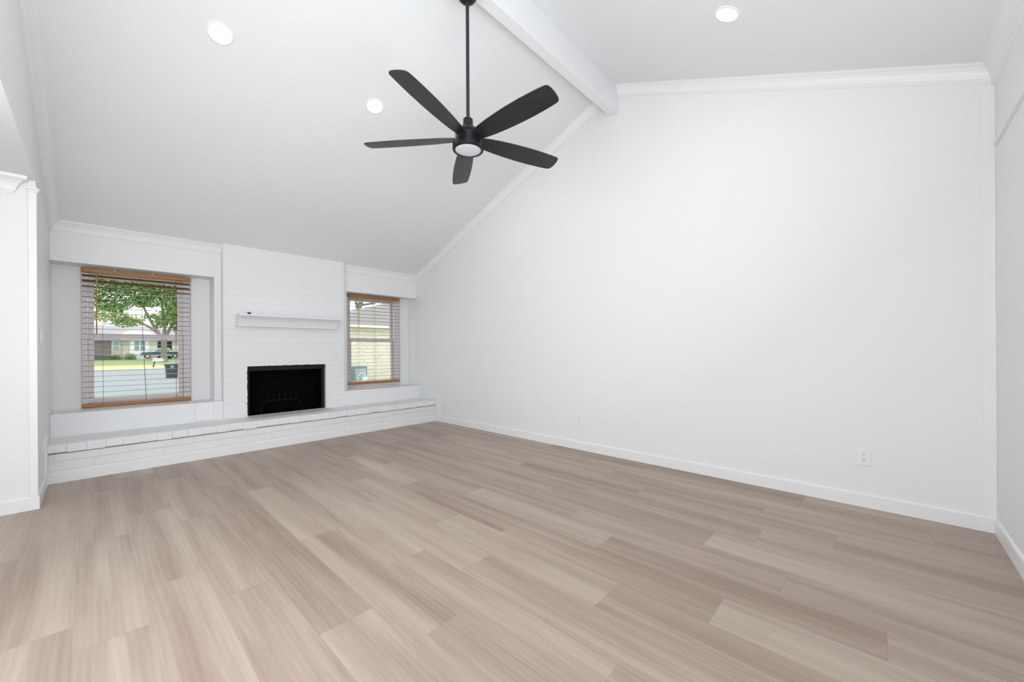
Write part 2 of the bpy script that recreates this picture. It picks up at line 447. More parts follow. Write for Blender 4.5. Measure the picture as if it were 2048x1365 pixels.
# opening side: crown stub and corner board
c = MB()
prf = [(.0, -.125), (.010, -.125), (.013, -.116), (.020, -.114), (.023, -.104), (.030, -.100), (.038, -.075), (.050, -.050), (.066, -.032), (.080, -.024), (.084, -.020), (.088, -.004), (.088, .0)]
lv = []
for o_, z_ in prf:      # self-returned end: every level stops further out by its own projection
    lv.append([c.bm.verts.new(p) for p in ((XP - .002, -4.30, 2.301 + z_), (XP + o_, -4.30, 2.301 + z_), (XP + o_, -0.392 + o_, 2.301 + z_), (XP - .002, -0.392 + o_, 2.301 + z_))])
for A_, B_ in zip(lv, lv[1:]):
    for i in range(4): c.bm.faces.new((A_[i], A_[(i + 1) % 4], B_[(i + 1) % 4], B_[i]))
c.bm.faces.new(lv[0]); c.bm.faces.new(lv[-1])
trim(8, c, 'crown moulding inside the opening at the left edge')
c = MB(); c.box(XP, XP + 0.012, YN - 0.034, YN + 0.006, 0.09, 2.262, 0.003)
c.box(XP, XP + 0.026, YN - 0.038, YN + 0.022, 2.232, 2.244, 0.003); c.box(XP, XP + 0.02, YN - 0.038, YN + 0.016, 2.218, 2.232, 0.003)
trim(9, c, 'white corner board at the opening')

# ridge beam
c = MB(); c.box(-2.014, -1.920, YN, YB, 3.490, ZR + 0.02, 0.004)
trim(10, c, 'white ridge beam')

# ------------------------------------------------------------------ baseboards
BP = [(0, 0), (0.012, 0), (0.012, 0.084), (0.009, 0.090), (0, 0.092)]
def base(name, p0, p1, out, label):
    c = MB(); c.sweep(BP, p0, p1, out); struct(c.build(name, m_trim), label)
base('baseboard_back', (XH, YB, 0), (XR, YB, 0), (0, -1, 0), 'white baseboard of the long wall')
base('baseboard_right', (XR, -4.30, 0), (XR, YB, 0), (-1, 0, 0), 'white baseboard of the right wall')
base('baseboard_hearth', (XH, YN, 0), (XH, YB, 0), (1, 0, 0), 'white baseboard under the brick hearth')
base('baseboard_left', (XH, YN, 0), (XP + .012, YN, 0), (0, 1, 0), 'white baseboard of the near left wall')
base('baseboard_opening', (XP, YN, 0), (XP, -4.30, 0), (1, 0, 0), 'white baseboard inside the opening')
c = MB(); c.prism([(-5.028, 0), (-4.925, 0), (-4.925, .422), (-5.165, .422), (-5.165, .40), (-5.028, .325)], YB - 0.014, YB + .001, 1)
trim(11, c, 'white end board where the hearth meets the long wall')
c = MB(); c.prism([(-5.028, 0), (-4.93, 0), (-4.93, .415), (-5.12, .415), (-5.12, .395), (-5.028, .325)], YN - .001, YN + 0.014, 1)
trim(12, c, 'white end board where the hearth meets the near left wall')
c = MB(); c.box(XL, XL + 0.012, 0.762, 0.918, 0.340, 0.512, 0.003)
tag(c.build('access_panel', m_trim), 'small square white access panel below the left window, beside the fireplace', 'panel')

# ------------------------------------------------------------------ raised hearth
hearth = thing('raised_hearth', 'white painted brick hearth ledge running the length of the window wall', 'hearth', (-5.25, 1.68, 0))
c = MB(); c.box(-5.46, XH, YN + .001, YB - .001, 0.0, 0.241); c.box(-5.46, XH - .04, YN + .001, YB - .001, 0.241, 0.251)
c.build('brick_face', m_hearthface, hearth)
# rowlock cap: one brick after another, each slightly different, overhanging the face
c = MB(); rr = random.Random(11)
y = YN + 0.002
while y < YB - 0.02:
    w = min(0.105 + rr.random() * 0.02, YB - 0.002 - y)
    dx = rr.uniform(-0.004, 0.006); dz = rr.uniform(-0.005, 0.004)
    c.box(-5.25, -5.024 + dx, y, y + w, 0.252 + dz, 0.322 + rr.uniform(-.002, .002), 0.006)
    c.box(-5.25, -5.031, y + w - 0.004, y + w + 0.006, 0.256, 0.320, 0.0)
    y += w
c.build('brick_cap', m_cap, hearth, smooth=False)
c = MB()
FP = (1.247, 2.148)
c.box(-5.467, -5.045, YN, FP[0] - .01, 0.25, 0.3235, 0.004)
c.box(-5.467, -5.045, FP[1] + .02, YB, 0.25, 0.3235, 0.004)
c.box(-5.245, -5.045, FP[0] - .012, FP[1] + .021, 0.25, 0.3235, 0.004)
c.build('ledge_top', m_ledge, hearth)
c = MB(); c.box(-5.467, -5.244, FP[0] - .01, FP[1] + .02, 0.25, 0.3215)
o = c.build('fireplace_apron', m_dusty, hearth); o['label'] = 'greyish brick apron in front of the firebox'
rebase(hearth)

# ------------------------------------------------------------------ fireplace
fp = thing('fireplace', 'white painted brick fireplace with a black firebox between the two windows', 'fireplace', (-5.6, 1.7, 0.32))
ztb = zc(XC)
FZ = (0.322, 0.916)
c = MB()
c.box(XB, XC, 1.013, FP[0], 0.322, ztb - .001); c.box(XB, XC, FP[1], 2.400, 0.322, ztb - .001)
c.box(XB, XC, FP[0], FP[1], FZ[1], ztb - .001)
c.build('chimney_breast', m_brick, fp)
c = MB(); c.box(-5.521, XC, FP[0] + .001, FP[1] - .001, FZ[0] - .001, FZ[0] + .001); c.build('threshold_bricks', m_dusty, fp)
c = MB()     # firebox: an open five-sided box
fx0, fx1 = -5.800, -5.520
c.box(fx0 - .006, fx0, FP[0], FP[1], FZ[0], FZ[1]); c.box(fx0, fx1, FP[0], FP[0] + .02, FZ[0], FZ[1]); c.box(fx0, fx1, FP[1] - .02, FP[1], FZ[0], FZ[1])
c.box(fx0, fx1, FP[0], FP[1], FZ[1] - .01, FZ[1]); c.box(fx0, fx1, FP[0], FP[1], FZ[0] - .001, FZ[0] + .004)
c.build('firebox', m_black, fp)
c = MB()
c.box(-5.53, -5.50, FP[0] + .001, FP[1] - .001, FZ[1] - .058, FZ[1] - .002, 0.004)
c.box(-5.53, -5.512, FP[0] + .001, FP[0] + .03, FZ[0], FZ[1] - .05, 0.003)
c.box(-5.53, -5.512, FP[1] - .038, FP[1] - .001, FZ[0], FZ[1] - .05, 0.003)
c.build('lintel_frame', m_frameblk, fp)
c = MB()   # ragged sooty edge where the white paint stops
rr = random.Random(3)
outer = [(FP[0] - .001, FZ[0])]
z = FZ[0] + .02
while z < FZ[1] - .02:
    outer.append((FP[0] - rr.choice((.0008, .001, .0015, .005)), z)); z += rr.uniform(.012, .03)
outer.append((FP[0] - .001, FZ[1] + .001))
y = FP[0] + .02
while y < FP[1] - .02:
    outer.append((y, FZ[1] + rr.choice((.0008, .001, .002, .005)))); y += rr.uniform(.012, .035)
outer.append((FP[1], FZ[1] + .001))
inner = [(FP[1], FZ[1] - .002), (FP[0] + .002, FZ[1] - .002), (FP[0] + .002, FZ[0])]
c.prism(outer + inner, XC - .001, XC + .0012, 0)
c.build('soot_edge', m_frameblk, fp)
grate = MB()
gx0, gx1, gy0, gy1 = -5.74, -5.56, 1.42, 1.86
grate.tube([(gx1, gy0 - .03, FZ[0] + .004), (gx1, gy0 + .02, FZ[0] + .12), (gx1, gy0 + .06, FZ[0] + .15), (gx1, gy1 - .06, FZ[0] + .15), (gx1, gy1 - .02, FZ[0] + .12), (gx1, gy1 + .03, FZ[0] + .004)], 0.007)
grate.tube([(gx0, gy0 - .03, FZ[0] + .004), (gx0, gy0 + .06, FZ[0] + .15), (gx0, gy1 - .06, FZ[0] + .15), (gx0, gy1 + .03, FZ[0] + .004)], 0.007)
for i in range(6):
    yy = gy0 + .06 + i * (gy1 - gy0 - .12) / 5
    grate.tube([(gx0, yy, FZ[0] + .15), (gx1, yy, FZ[0] + .15), (gx1 + .012, yy, FZ[0] + .235)], 0.006, 6)
tag(grate.build('fire_grate', m_grate, smooth=True), 'black iron log grate standing inside the firebox', 'grate')
c = MB(); c.tube([(-5.62, 1.70, FZ[1] - .02), (-5.60, 1.705, FZ[1] - .09), (-5.585, 1.72, FZ[1] - .105)], 0.006)
c.build('damper_handle', m_grate, fp, smooth=True)
# mantel shelf
MP = [(0, 0.015), (0, 0.138), (0.235, 0.138), (0.237, 0.128), (0.232, 0.120), (0.215, 0.116), (0.205, 0.100), (0.180, 0.070), (0.150, 0.048), (0.110, 0.034),
      (0.100, 0.030), (0.098, 0.018), (0.060, 0.014)]
MP = [(0, 0), (0.085, 0), (0.092, 0.006), (0.092, 0.020), (0.100, 0.026), (0.112, 0.052), (0.135, 0.082), (0.165, 0.104), (0.185, 0.110), (0.190, 0.114), (0.214, 0.115), (0.218, 0.120), (0.218, 0.132), (0.214, 0.136), (0, 0.136)]
c = MB(); c.sweep(MP, (XC, 1.128, 1.388), (XC, 2.268, 1.388), (1, 0, 0))
c.build('mantel_shelf', m_trim, fp)
rebase(fp)
c = MB(); c.box(XC, XC + 0.03, 1.247, 1.284, 1.544, 1.554, 0.003)
c.box(XC, XC + 0.006, 1.252, 1.279, 1.536, 1.560, 0.002)
tag(c.build('wall_clip', m_frameblk), 'tiny black metal clip on the brick just above the mantel', 'clip')

# ------------------------------------------------------------------ windows
def window(n, y0, y1, fr, label):
    z0, z1 = 0.532, 1.946
    root = bpy.data.objects.new('window_%d' % n, None); COL.objects.link(root); struct(root, label)
    root.location = (-5.90, (y0 + y1) / 2, z0); root.empty_display_size = .1
    xo0, xo1 = -5.96, -5.850
    c = MB(); f = 0.045; g_ = fr
    c.box(xo0, xo1, y0, y0 + f, z0, z1, .003); c.box(xo0, xo1, y1 - g_, y1, z0, z1, .003)
    c.box(xo0, xo1, y0 + f, y1 - g_, z0, z0 + .045, .003); c.box(xo0, xo1, y0 + f, y1 - g_, z1 - .045, z1, .003)
    c.build('window_frame', m_vinyl, root)
    def sash(x0, x1, za, zb, name):
        c = MB(); s = 0.042; a, b = y0 + f + .002, y1 - g_ - .002
        c.box(x0, x1, a, a + s, za, zb, .004); c.box(x0, x1, b - s, b, za, zb, .004)
        c.box(x0, x1, a + s, b - s, za, za + .045, .004); c.box(x0, x1, a + s, b - s, zb - .038, zb, .004)
        so = c.build(name, m_vinyl, root)
        g = MB(); g.box((x0 + x1) / 2 - .002, (x0 + x1) / 2 + .002, a + s - .004, b - s + .004, za + .041, zb - .034)
        g.build('pane', m_glass, so)
    sash(-5.935, -5.915, 1.245, z1 - .046, 'upper_sash')
    sash(-5.905, -5.880, z0 + .046, 1.272, 'lower_sash')
    for yy in (y0 + (y1 - y0) * .3, y0 + (y1 - y0) * .72):
        c = MB(); c.box(-5.902, -5.884, yy - .025, yy + .025, 1.272, 1.284, .003)
        c.build('sash_lock', m_vinyl, root)
    rebase(root)
window(1, *W1, 0.062, 'white double-hung window left of the fireplace')
window(2, *W2, 0.088, 'white double-hung window right of the fireplace')

# ------------------------------------------------------------------ blinds
def blind(y0, y1, ztop, zbot, label, wand_y, wand_len, cords, tilted):
    xc = -5.745; root = thing('window_blind', label, 'blind', (xc, (y0 + y1) / 2, zbot))
    c = MB(); c.box(xc - .028, xc + .028, y0, y1, ztop - .046, ztop, .007)
    c.build('head_rail', m_rail, root)
    c = MB(); c.box(xc - .026, xc + .026, y0, y1, zbot, zbot + .040, .009)
    c.build('bottom_rail', m_rail, root)
    c = MB(); z = ztop - .077; i = 0
    while z > zbot + .06:
        t = math.radians(tilted[i] if i < len(tilted) else 0.0)
        nseg = 4; prev = None
        for k in range(nseg + 1):       # crowned slat cross-section
            u = -1 + 2 * k / nseg; xx = u * .025; zz = 0.0022 * (1 - u * u)
            px = xc + xx * math.cos(t); pz = z + zz - xx * math.sin(t)
            cur = [c.bm.verts.new((px, yy, pz + dz)) for yy in (y0 + .004, y1 - .004) for dz in (0, .0024)]
            if prev:
                c.bm.faces.new((prev[0], cur[0], cur[2], prev[2])); c.bm.faces.new((prev[1], prev[3], cur[3], cur[1]))
                c.bm.faces.new((prev[0], prev[1], cur[1], cur[0])); c.bm.faces.new((prev[2], cur[2], cur[3], prev[3]))
            else: c.bm.faces.new((cur[0], cur[2], cur[3], cur[1]))
            prev = cur
        c.bm.faces.new((prev[0], prev[1], prev[3], prev[2]))
        z -= .0530; i += 1
    c.build('slats', m_slat, root)
    for a, b in cords:
        c = MB()
        for dx in (-.025, .025):
            c.tube([(xc + dx, a, ztop - .04), (xc + dx, (a * 2 + b) / 3, (ztop * .6 + zbot * .4)), (xc + dx, b, zbot + .036)], 0.0013, 5)
        c.build('ladder_cord', m_cord, root, smooth=True)
    c = MB(); c.tube([(xc + .038, wand_y, ztop - .05), (xc + .04, wand_y + .004, ztop - .07), (xc + .04, wand_y + .004, ztop - wand_len)], [.002, .0052, .0052], 8)
    c.build('tilt_wand', m_wand, root, smooth=True)
    for yy in (y0 + (y1 - y0) * .62, y0 + (y1 - y0) * .28):
        c = MB(); c.box(xc + .027, xc + .033, yy - .004, yy + .004, ztop - .012, ztop + .004, .001)
        c.build('mounting_clip', m_plate, root)
    rebase(root)
blind(B1[0], B1[1], 1.936, 0.545, 'brown wooden blind with open slats in the left window', 0.018, 0.66,
      [(0.062, 0.066), (0.345, 0.385), (0.632, 0.632)], (30, 34, 22, 8))
blind(B2[0], B2[1], 1.942, 0.585, 'brown wooden blind with thin open slats in the right window, near the corner', 2.722, 0.49,
      [(2.735, 2.735), (3.0, 3.0), (3.28, 3.28)], ())

# ------------------------------------------------------------------ recessed lights
m_led = emis('lit_led_lens', (1.0, 0.985, 0.965), 22.0)
def downlight(x, y, label, parts=True):
    k = KL if x < XRDG else KR
    z = zc(x); root = thing('recessed_light', label, 'light', (x, y, z), 'recessed ceiling lights')
    c = MB(); c.lathe([(0.062, -0.004), (0.066, -0.007), (0.080, -0.003), (0.082, 0.004), (0.062, 0.004)])
    a = c.build('trim_ring', m_trim, root, smooth=True)
    c = MB(); c.lathe([(0, -0.0045), (0.0625, -0.0045), (0.0625, 0.002), (0, 0.002)])
    b = c.build('lens', m_led, root, smooth=True)
    root.rotation_euler = (0, -math.atan(k), 0)
    return root
downlight(-3.245, 0.593, 'lit round recessed light highest on the left ceiling slope, nearest the left edge')
downlight(-3.235, 1.702, 'lit round recessed light on the left ceiling slope, beside the fan blades')
downlight(-3.240, 2.811, 'lit round recessed light on the left slope, hidden behind the fan housing')
downlight(-0.708, 2.794, 'lit round recessed light on the right ceiling slope')
downlight(-0.708, 1.690, 'lit round recessed light on the right slope, above the frame')
downlight(-0.708, 0.590, 'lit round recessed light on the right slope, nearest the camera')

# ------------------------------------------------------------------ ceiling fan
FX, FY = -1.967, 1.687
fan = thing('ceiling_fan', 'black five-blade ceiling fan hanging on a long rod from the ridge beam', 'fan', (FX, FY, 3.49))
fan_rot = math.radians(1.0)
def L(c, name, m): return c.build(name, m, fan, smooth=True)
c = MB(); c.lathe([(0, 3.489), (0.066, 3.489), (0.067, 3.44), (0.060, 3.412), (0.045, 3.396), (0.022, 3.388), (0, 3.388)]); L(c, 'canopy', m_fan)
c = MB(); c.tube([(FX * 0, 0, 3.40), (0, 0, 2.60)], 0.0115, 16); L(c, 'down_rod', m_rod)
c = MB(); c.lathe([(0, 2.618), (0.027, 2.618), (0.032, 2.612), (0.033, 2.580), (0.034, 2.566), (0.046, 2.560), (0.062, 2.545), (0.078, 2.530), (0.084, 2.518), (0.0845, 2.513), (0.075, 2.512), (0, 2.512)]); L(c, 'motor_cap', m_fan)
c = MB(); c.lathe([(0, 2.508), (0.086, 2.508), (0.088, 2.504), (0.088, 2.463), (0.084, 2.460), (0, 2.460)]); L(c, 'motor_housing', m_fan)
c = MB(); c.lathe([(0, 2.456), (0.098, 2.456), (0.101, 2.452), (0.1025, 2.420), (0.101, 2.412), (0.095, 2.408), (0.0865, 2.408), (0.0855, 2.414), (0, 2.414)]); L(c, 'light_kit_housing', m_fan)
c = MB(); c.lathe([(0, 2.405), (0.05, 2.4065), (0.078, 2.409), (0.0850, 2.413), (0, 2.4135)]); L(c, 'lamp_lens', m_lens)
def blade_mesh():
    # planform: (radius, half width) ; slightly cambered, rounded corners at the tip
    prof = [(0.075, 0.034), (0.10, 0.044), (0.15, 0.053), (0.22, 0.061), (0.30, 0.067), (0.40, 0.0715), (0.50, 0.072), (0.58, 0.0695), (0.64, 0.066)]
    up = [(r, w) for r, w in prof] + [(0.672, 0.0625), (0.684, 0.058), (0.691, 0.050), (0.697, 0.030), (0.700, 0.0)]
    lo = [(0.698, -0.030), (0.693, -0.050), (0.686, -0.0585), (0.672, -0.063)] + [(r, -w) for r, w in reversed(prof)]
    out = up + lo
    c = MB(); th = 0.006
    A = [c.bm.verts.new((x, y, -th / 2)) for x, y in out]; B = [c.bm.verts.new((x, y, th / 2)) for x, y in out]
    c.bm.faces.new(A[::-1]); c.bm.faces.new(B)
    for i in range(len(out)):
        j = (i + 1) % len(out); c.bm.faces.new((A[i], A[j], B[j], B[i]))
    return c
first = None
for i in range(5):
    if first is None:
        b = blade_mesh().build('blade', m_blade, fan); first = b
    else:
        b = first.copy(); COL.objects.link(b); b.parent = fan
    ang = fan_rot + i * 2 * PI / 5
    b.matrix_local = Matrix.Translation((0, 0, 2.484)) @ Matrix.Rotation(ang, 4, 'Z') @ Matrix.Rotation(math.radians(-14), 4, 'X')
for ch in fan.children:
    ch.location.z -= 3.49

# ------------------------------------------------------------------ outlets and switches
def outlet(x, z, label, kind='duplex'):
    root = thing('wall_outlet', label, 'outlet', (x, YB, z))
    c = MB(); c.box(-.037, .037, -.006, 0, -.058, .058, .0025); c.build('cover_plate', m_plate, root)
    if kind == 'duplex':
        for s in (1, -1):
            c = MB(); c.lathe([(0, 0), (.0165, 0), (.0172, .004), (0, .004)], seg=24)
            bmesh.ops.rotate(c.bm, verts=c.bm.verts, cent=(0, 0, 0), matrix=Matrix.Rotation(math.radians(90), 3, 'X'))
            bmesh.ops.translate(c.bm, verts=c.bm.verts, vec=(0, -.0052, s * .0195))
            r = c.build('receptacle', m_plate, root)
            c = MB(); z_ = s * .0195
            c.box(-.0078, -.0053, -.0105, -.0085, z_ + .001, z_ + .010); c.box(.0053, .0078, -.0105, -.0085, z_ + .001, z_ + .009)
            c.box(-.0026, .0026, -.0105, -.0085, z_ - .0095, z_ - .004, .001)
            c.build('slots', m_slot, r)
    else:
        c = MB(); c.box(-.017, .017, -.010, -.005, -.034, .034, .002); c.build('rocker', m_plate, root)
    return root
outlet(-0.084, 0.345, 'white duplex outlet on the long wall, nearest the right end')
outlet(-2.407, 0.342, 'white outlet in the middle of the long wall, above the baseboard')
outlet(-4.775, 0.336, 'white cover plate on the long wall beside the end of the hearth', 'rocker')
root = thing('light_switch', 'white double light switch on the near left wall, beside the left window', 'switch', (-4.64, YN, 1.22))
c = MB(); c.box(-.058, .058, 0, .006, -.058, .058, .0025); c.build('cover_plate', m_plate, root)
for s in (-.023, .023):
    c = MB(); c.box(s - .016, s + .016, .005, .011, -.033, .033, .002); c.build('rocker', m_plate, root)
root = thing('wall_outlet', 'white outlet low on the near left wall, beside the hearth end', 'outlet', (-4.74, YN, 0.36))
c = MB(); c.box(-.036, .036, 0, .006, -.057, .057, .0025); c.build('cover_plate', m_plate, root)
c = MB(); c.box(-.016, .016, .005, .010, -.034, .034, .002); c.build('receptacle', m_plate, root)

# ==================================================================== outdoors
m_grass = mat('lawn_grass', (0.22, 0.30, 0.11), 0.9, var=0.25, scale=1.2, bump=0.5, bscale=8)
m_dry = mat('dry_yellow_grass', (0.50, 0.45, 0.20), 0.9, var=0.15, scale=1.5)
m_road = mat('pale_grey_asphalt', (0.25, 0.27, 0.275), 0.85, var=0.08, scale=1.0)
m_curb = mat('pale_concrete', (0.62, 0.60, 0.56), 0.8, var=0.06, scale=3)
m_leaf = mat('green_leaves', (0.16, 0.27, 0.08), 0.6, var=0.55, scale=0.9)
m_leafy = mat('yellow_green_leaves', (0.38, 0.45, 0.16), 0.6, var=0.4, scale=0.9)
m_bark = mat('grey_brown_bark', (0.20, 0.175, 0.15), 0.9, var=0.25, scale=4, bump=0.6, bscale=20)
m_roof = mat('mauve_grey_shingles', (0.34, 0.31, 0.33), 0.9, var=0.12, scale=6)
m_roof2 = mat('weathered_grey_shingles', (0.24, 0.22, 0.215), 0.9, var=0.22, scale=5, stretch=(1, 1, 6))
m_pinkbrick = brick_mat('pinkish_brick', (0.45, 0.33, 0.29), (0.40, 0.29, 0.26), (0.5, 0.45, 0.42), 0.22, 0.08, 0.01, 'YZ')
m_creambrick = brick_mat('cream_brick', (0.72, 0.66, 0.56), (0.62, 0.50, 0.41), (0.66, 0.62, 0.55), 0.22, 0.078, 0.010, 'YZ')
m_darkstone = mat('dark_brown_stone', (0.13, 0.11, 0.10), 0.9, var=0.6, scale=3)
m_siding = mat('white_siding', (0.80, 0.81, 0.83), 0.6, var=0.02, scale=3)
m_fascia = mat('ivory_fascia', (0.80, 0.78, 0.70), 0.6)
m_pane = mat('reflective_blue_pane', (0.18, 0.27, 0.29), 0.15, var=0.2, scale=3)
m_garage = mat('dark_carport', (0.06, 0.08, 0.10), 0.7)
m_truck = mat('dark_green_car_paint', (0.03, 0.075, 0.075), 0.3, metal=0.2)
m_silver = mat('silver_trim_paint', (0.45, 0.46, 0.45), 0.35, metal=0.3)
m_whitecar = mat('pale_cab_paint', (0.62, 0.68, 0.72), 0.3)
m_tyre = mat('black_tyre_rubber', (0.02, 0.02, 0.02), 0.8)
m_red = mat('red_tail_light', (0.6, 0.08, 0.05), 0.3)
m_bin = mat('dark_green_plastic', (0.035, 0.06, 0.065), 0.55)
m_mark = mat('white_recycling_mark', (0.8, 0.85, 0.86), 0.5)
m_ac = mat('blue_grey_metal', (0.16, 0.21, 0.23), 0.5, metal=0.2)
m_pipe = mat('pale_grey_pipe', (0.62, 0.68, 0.70), 0.5)

# ground, in strips parallel to the front of the house
c = MB(); c.box(-22.4, -6.06, -25, 45, -0.80, -0.70)
tag(struct(c.build('lawn', m_grass)), 'green front lawn just outside the left window', 'lawn')
c = MB(); c.box(-56.0, -22.4, -60, 90, -0.85, -0.715)
tag(struct(c.build('street', m_road)), 'wide pale grey street beyond the window', 'road')
c = MB(); c.box(-56.6, -56.0, -60, 90, -0.85, -0.66)
tag(struct(c.build('curb', m_curb)), 'pale concrete curb on the far side of the street', 'curb')
c = MB(); c.prism([(-66.5, -0.9), (-56.6, -0.9), (-56.6, -0.66), (-66.5, -0.46)], -60, 90, 1)
tag(struct(c.build('verge', m_dry)), 'strip of dry yellow grass behind the curb', 'verge')
c = MB(); c.prism([(-140, -0.9), (-66.5, -0.9), (-66.5, -0.46), (-84, -0.12), (-140, -0.1)], -60, 90, 1)
tag(struct(c.build('far_lawn', m_grass)), 'green lawn in front of the house across the street', 'lawn')

def leaves(mb, centre, rad, n, size, rr, shell=0.35):
    for _ in range(n):
        d = Vector((rr.gauss(0, 1), rr.gauss(0, 1), rr.gauss(0, 1))).normalized()
        r = shell + (1 - shell) * rr.random() ** 0.6
        p = Vector(centre) + Vector((d.x * rad[0], d.y * rad[1], d.z * rad[2])) * r
        a = Vector((rr.gauss(0, 1), rr.gauss(0, 1), rr.gauss(0, 1))).normalized(); b = a.orthogonal().normalized()
        e = a.cross(b); s_ = size * rr.uniform(.6, 1.3)
        q = [p - b * s_, p - e * s_ * .5 + b * s_ * .1, p + b * s_, p + e * s_ * .5 + b * s_ * .1]
        mb.face(*q)

# street tree
rr = random.Random(5)
tree = thing('street_tree', 'large leafy green tree on the far lawn, seen through the left window', 'tree', (-72.0, 6.65, -0.36))
c = MB()
def br(pts, rad): c.tube(pts, rad, 10)
X0 = -72.0
br([(X0, 6.65, -0.5), (X0, 6.65, -0.1), (X0, 6.62, .8), (X0, 6.65, 2.0), (X0, 6.6, 2.9)], [.62, .38, .32, .31, .34])
br([(X0, 6.55, 2.7), (X0, 6.1, 3.6), (X0, 5.5, 4.8), (X0, 4.9, 6.2), (X0, 4.3, 8.2)], [.24, .2, .17, .14, .07])
br([(X0, 6.2, 3.4), (X0, 5.2, 4.4), (X0, 4.1, 5.1), (X0, 2.8, 5.8), (X0, 1.6, 6.3)], [.15, .14, .12, .09, .04])
br([(X0, 6.7, 2.8), (X0, 7.2, 4.1), (X0, 7.8, 5.6), (X0, 8.2, 8)], [.22, .19, .14, .07])
br([(X0, 6.6, 2.8), (X0 - .6, 6.8, 4.6), (X0 - 1, 6.6, 7), (X0 - 1, 6.4, 9)], [.2, .16, .12, .06])
c.build('trunk', m_bark, tree, smooth=True)
c = MB()
for cy, cz, ry, rz, n in ((1.2, 9.4, 2.4, 2.2, 1900), (4.4, 9.6, 2.6, 2.0, 2300), (7.4, 9.4, 2.4, 2.6, 2300), (1.6, 7.0, 2.0, .8, 650), (7.9, 6.4, 1.7, 2.1, 1900),
                          (4.3, 7.6, 2.0, .7, 600), (6.3, 5.0, .9, .8, 260), (2.8, 5.0, 1.3, .7, 260), (8.3, 4.4, .8, .9, 260), (-1.2, 8.5, 2.0, 2.6, 800),
                          (5.3, 5.9, 1.0, .45, 90), (10.2, 8.0, 2.0, 3.0, 600)):
    leaves(c, (X0, cy, cz), (1.6, ry, rz), n, .20, rr, .1)
c.build('crown', m_leaf, tree, recalc=False)
rebase(tree)
tree = thing('yard_tree', 'yellow-green tree behind the roof of the house across the street', 'tree', (-106, 3, -0.1))
c = MB(); c.tube([(-106, 3, -.1), (-106, 3.1, 4), (-106, 2.8, 8)], [.3, .25, .12], 8); c.build('trunk', m_bark, tree, smooth=True)
c = MB()
for cy, cz, ry, rz, n in ((2.2, 7.4, 3.0, 1.8, 700), (5.5, 6.6, 2.0, 1.3, 350), (-1.0, 7.5, 2.0, 2.0, 300), (9.5, 7.4, 1.6, 1.8, 260)):
    leaves(c, (-106, cy, cz + .6), (1.2, ry, rz), n, .26, rr, .1)
c.build('crown', m_leafy, tree, recalc=False)
rebase(tree)

# house across the street
hx = -84.0
def hy(v): return v * 84 / 50
def hz(v): return 1.1 + (v - 1.1) * 84 / 50
house = thing('brick_house', 'low brick house with a grey roof and white gable across the street', 'house', (hx, 5, -.12))
def hbox(name, m, y0, y1, z0, z1, d0=0.0, d1=.3, label=None, parent=None):
    c = MB(); c.box(hx - d1, hx + d0, hy(y0), hy(y1), hz(z0), hz(z1)); o = c.build(name, m, parent or house)
    if label: o['label'] = label
    return o
ZT = 2.16
hbox('stone_wall', m_darkstone, -.6, 1.08, .25, ZT, 0.02, 4)
hbox('brick_wall', m_pinkbrick, 1.08, 1.72, .25, ZT, 0.0, 4)
hbox('cream_brick_wall', m_creambrick, 1.72, 2.28, .25, ZT, -.3, 4)
hbox('white_wall', m_siding, 2.28, 3.56, .25, ZT, .1, 4)
hbox('side_wall', m_creambrick, 3.56, 4.15, .25, ZT, 0.0, 4)
hbox('carport', m_garage, 4.15, 5.2, .25, 2.0, -.8, 4)
hbox('end_wall', m_creambrick, 5.2, 7.0, .25, ZT, 0, 4)
for a, b in ((1.19, 1.57), (2.57, 2.88), (2.98, 3.28)):
    f = hbox('window', m_siding, a - .03, b + .03, 1.17, 2.09, .14 if a > 2 else .04, 0)
    c = MB(); zs = hz(1.20), hz(1.62), hz(1.66), hz(2.06); d = .16 if a > 2 else .06
    c.box(hx, hx + d, hy(a), hy(b), zs[0], zs[1]); c.box(hx, hx + d, hy(a), hy(b), zs[2], zs[3]); c.build('pane', m_pane, f)
c = MB()
za, zb = hz(ZT) - .1, hz(3.62)
c.prism([(hx + .5, za), (hx + .5, za + .15), (hx - 6, zb), (hx - 12.5, za + .15), (hx - 12.5, za)], hy(-2), hy(7.4), 1)
c.build('roof', m_roof, house)
c = MB()
g0, g1, gm = hy(1.55), hy(4.1), hy(2.75)
c.prism([(g0, hz(2.14)), (g1, hz(2.14)), (g1 + .2, hz(2.5)), (hy(3.3), hz(3.08)), (hy(2.3), hz(3.08)), (g0 - .1, hz(2.58)), (g0 - .1, hz(2.5)), (hy(1.9), hz(2.5))], hx + .55, hx + .7, 0)
c.build('gable', m_siding, house)
rebase(house)
# shrubs before it
for i, (yy, ww, hh, m_, lab) in enumerate(((2.2, .8, .55, m_leaf, 'low green shrub before the brick wall of the house across the street'),
                                       (3.85, .75, .75, m_leaf, 'wide green shrub before the white wall of the house across the street'))):
    c = MB(); leaves(c, (hx + .6, yy, .2), (.4, ww, hh), 500, .12, rr, .0)
    tag(c.build('shrub', m_, recalc=False), lab, 'shrub')

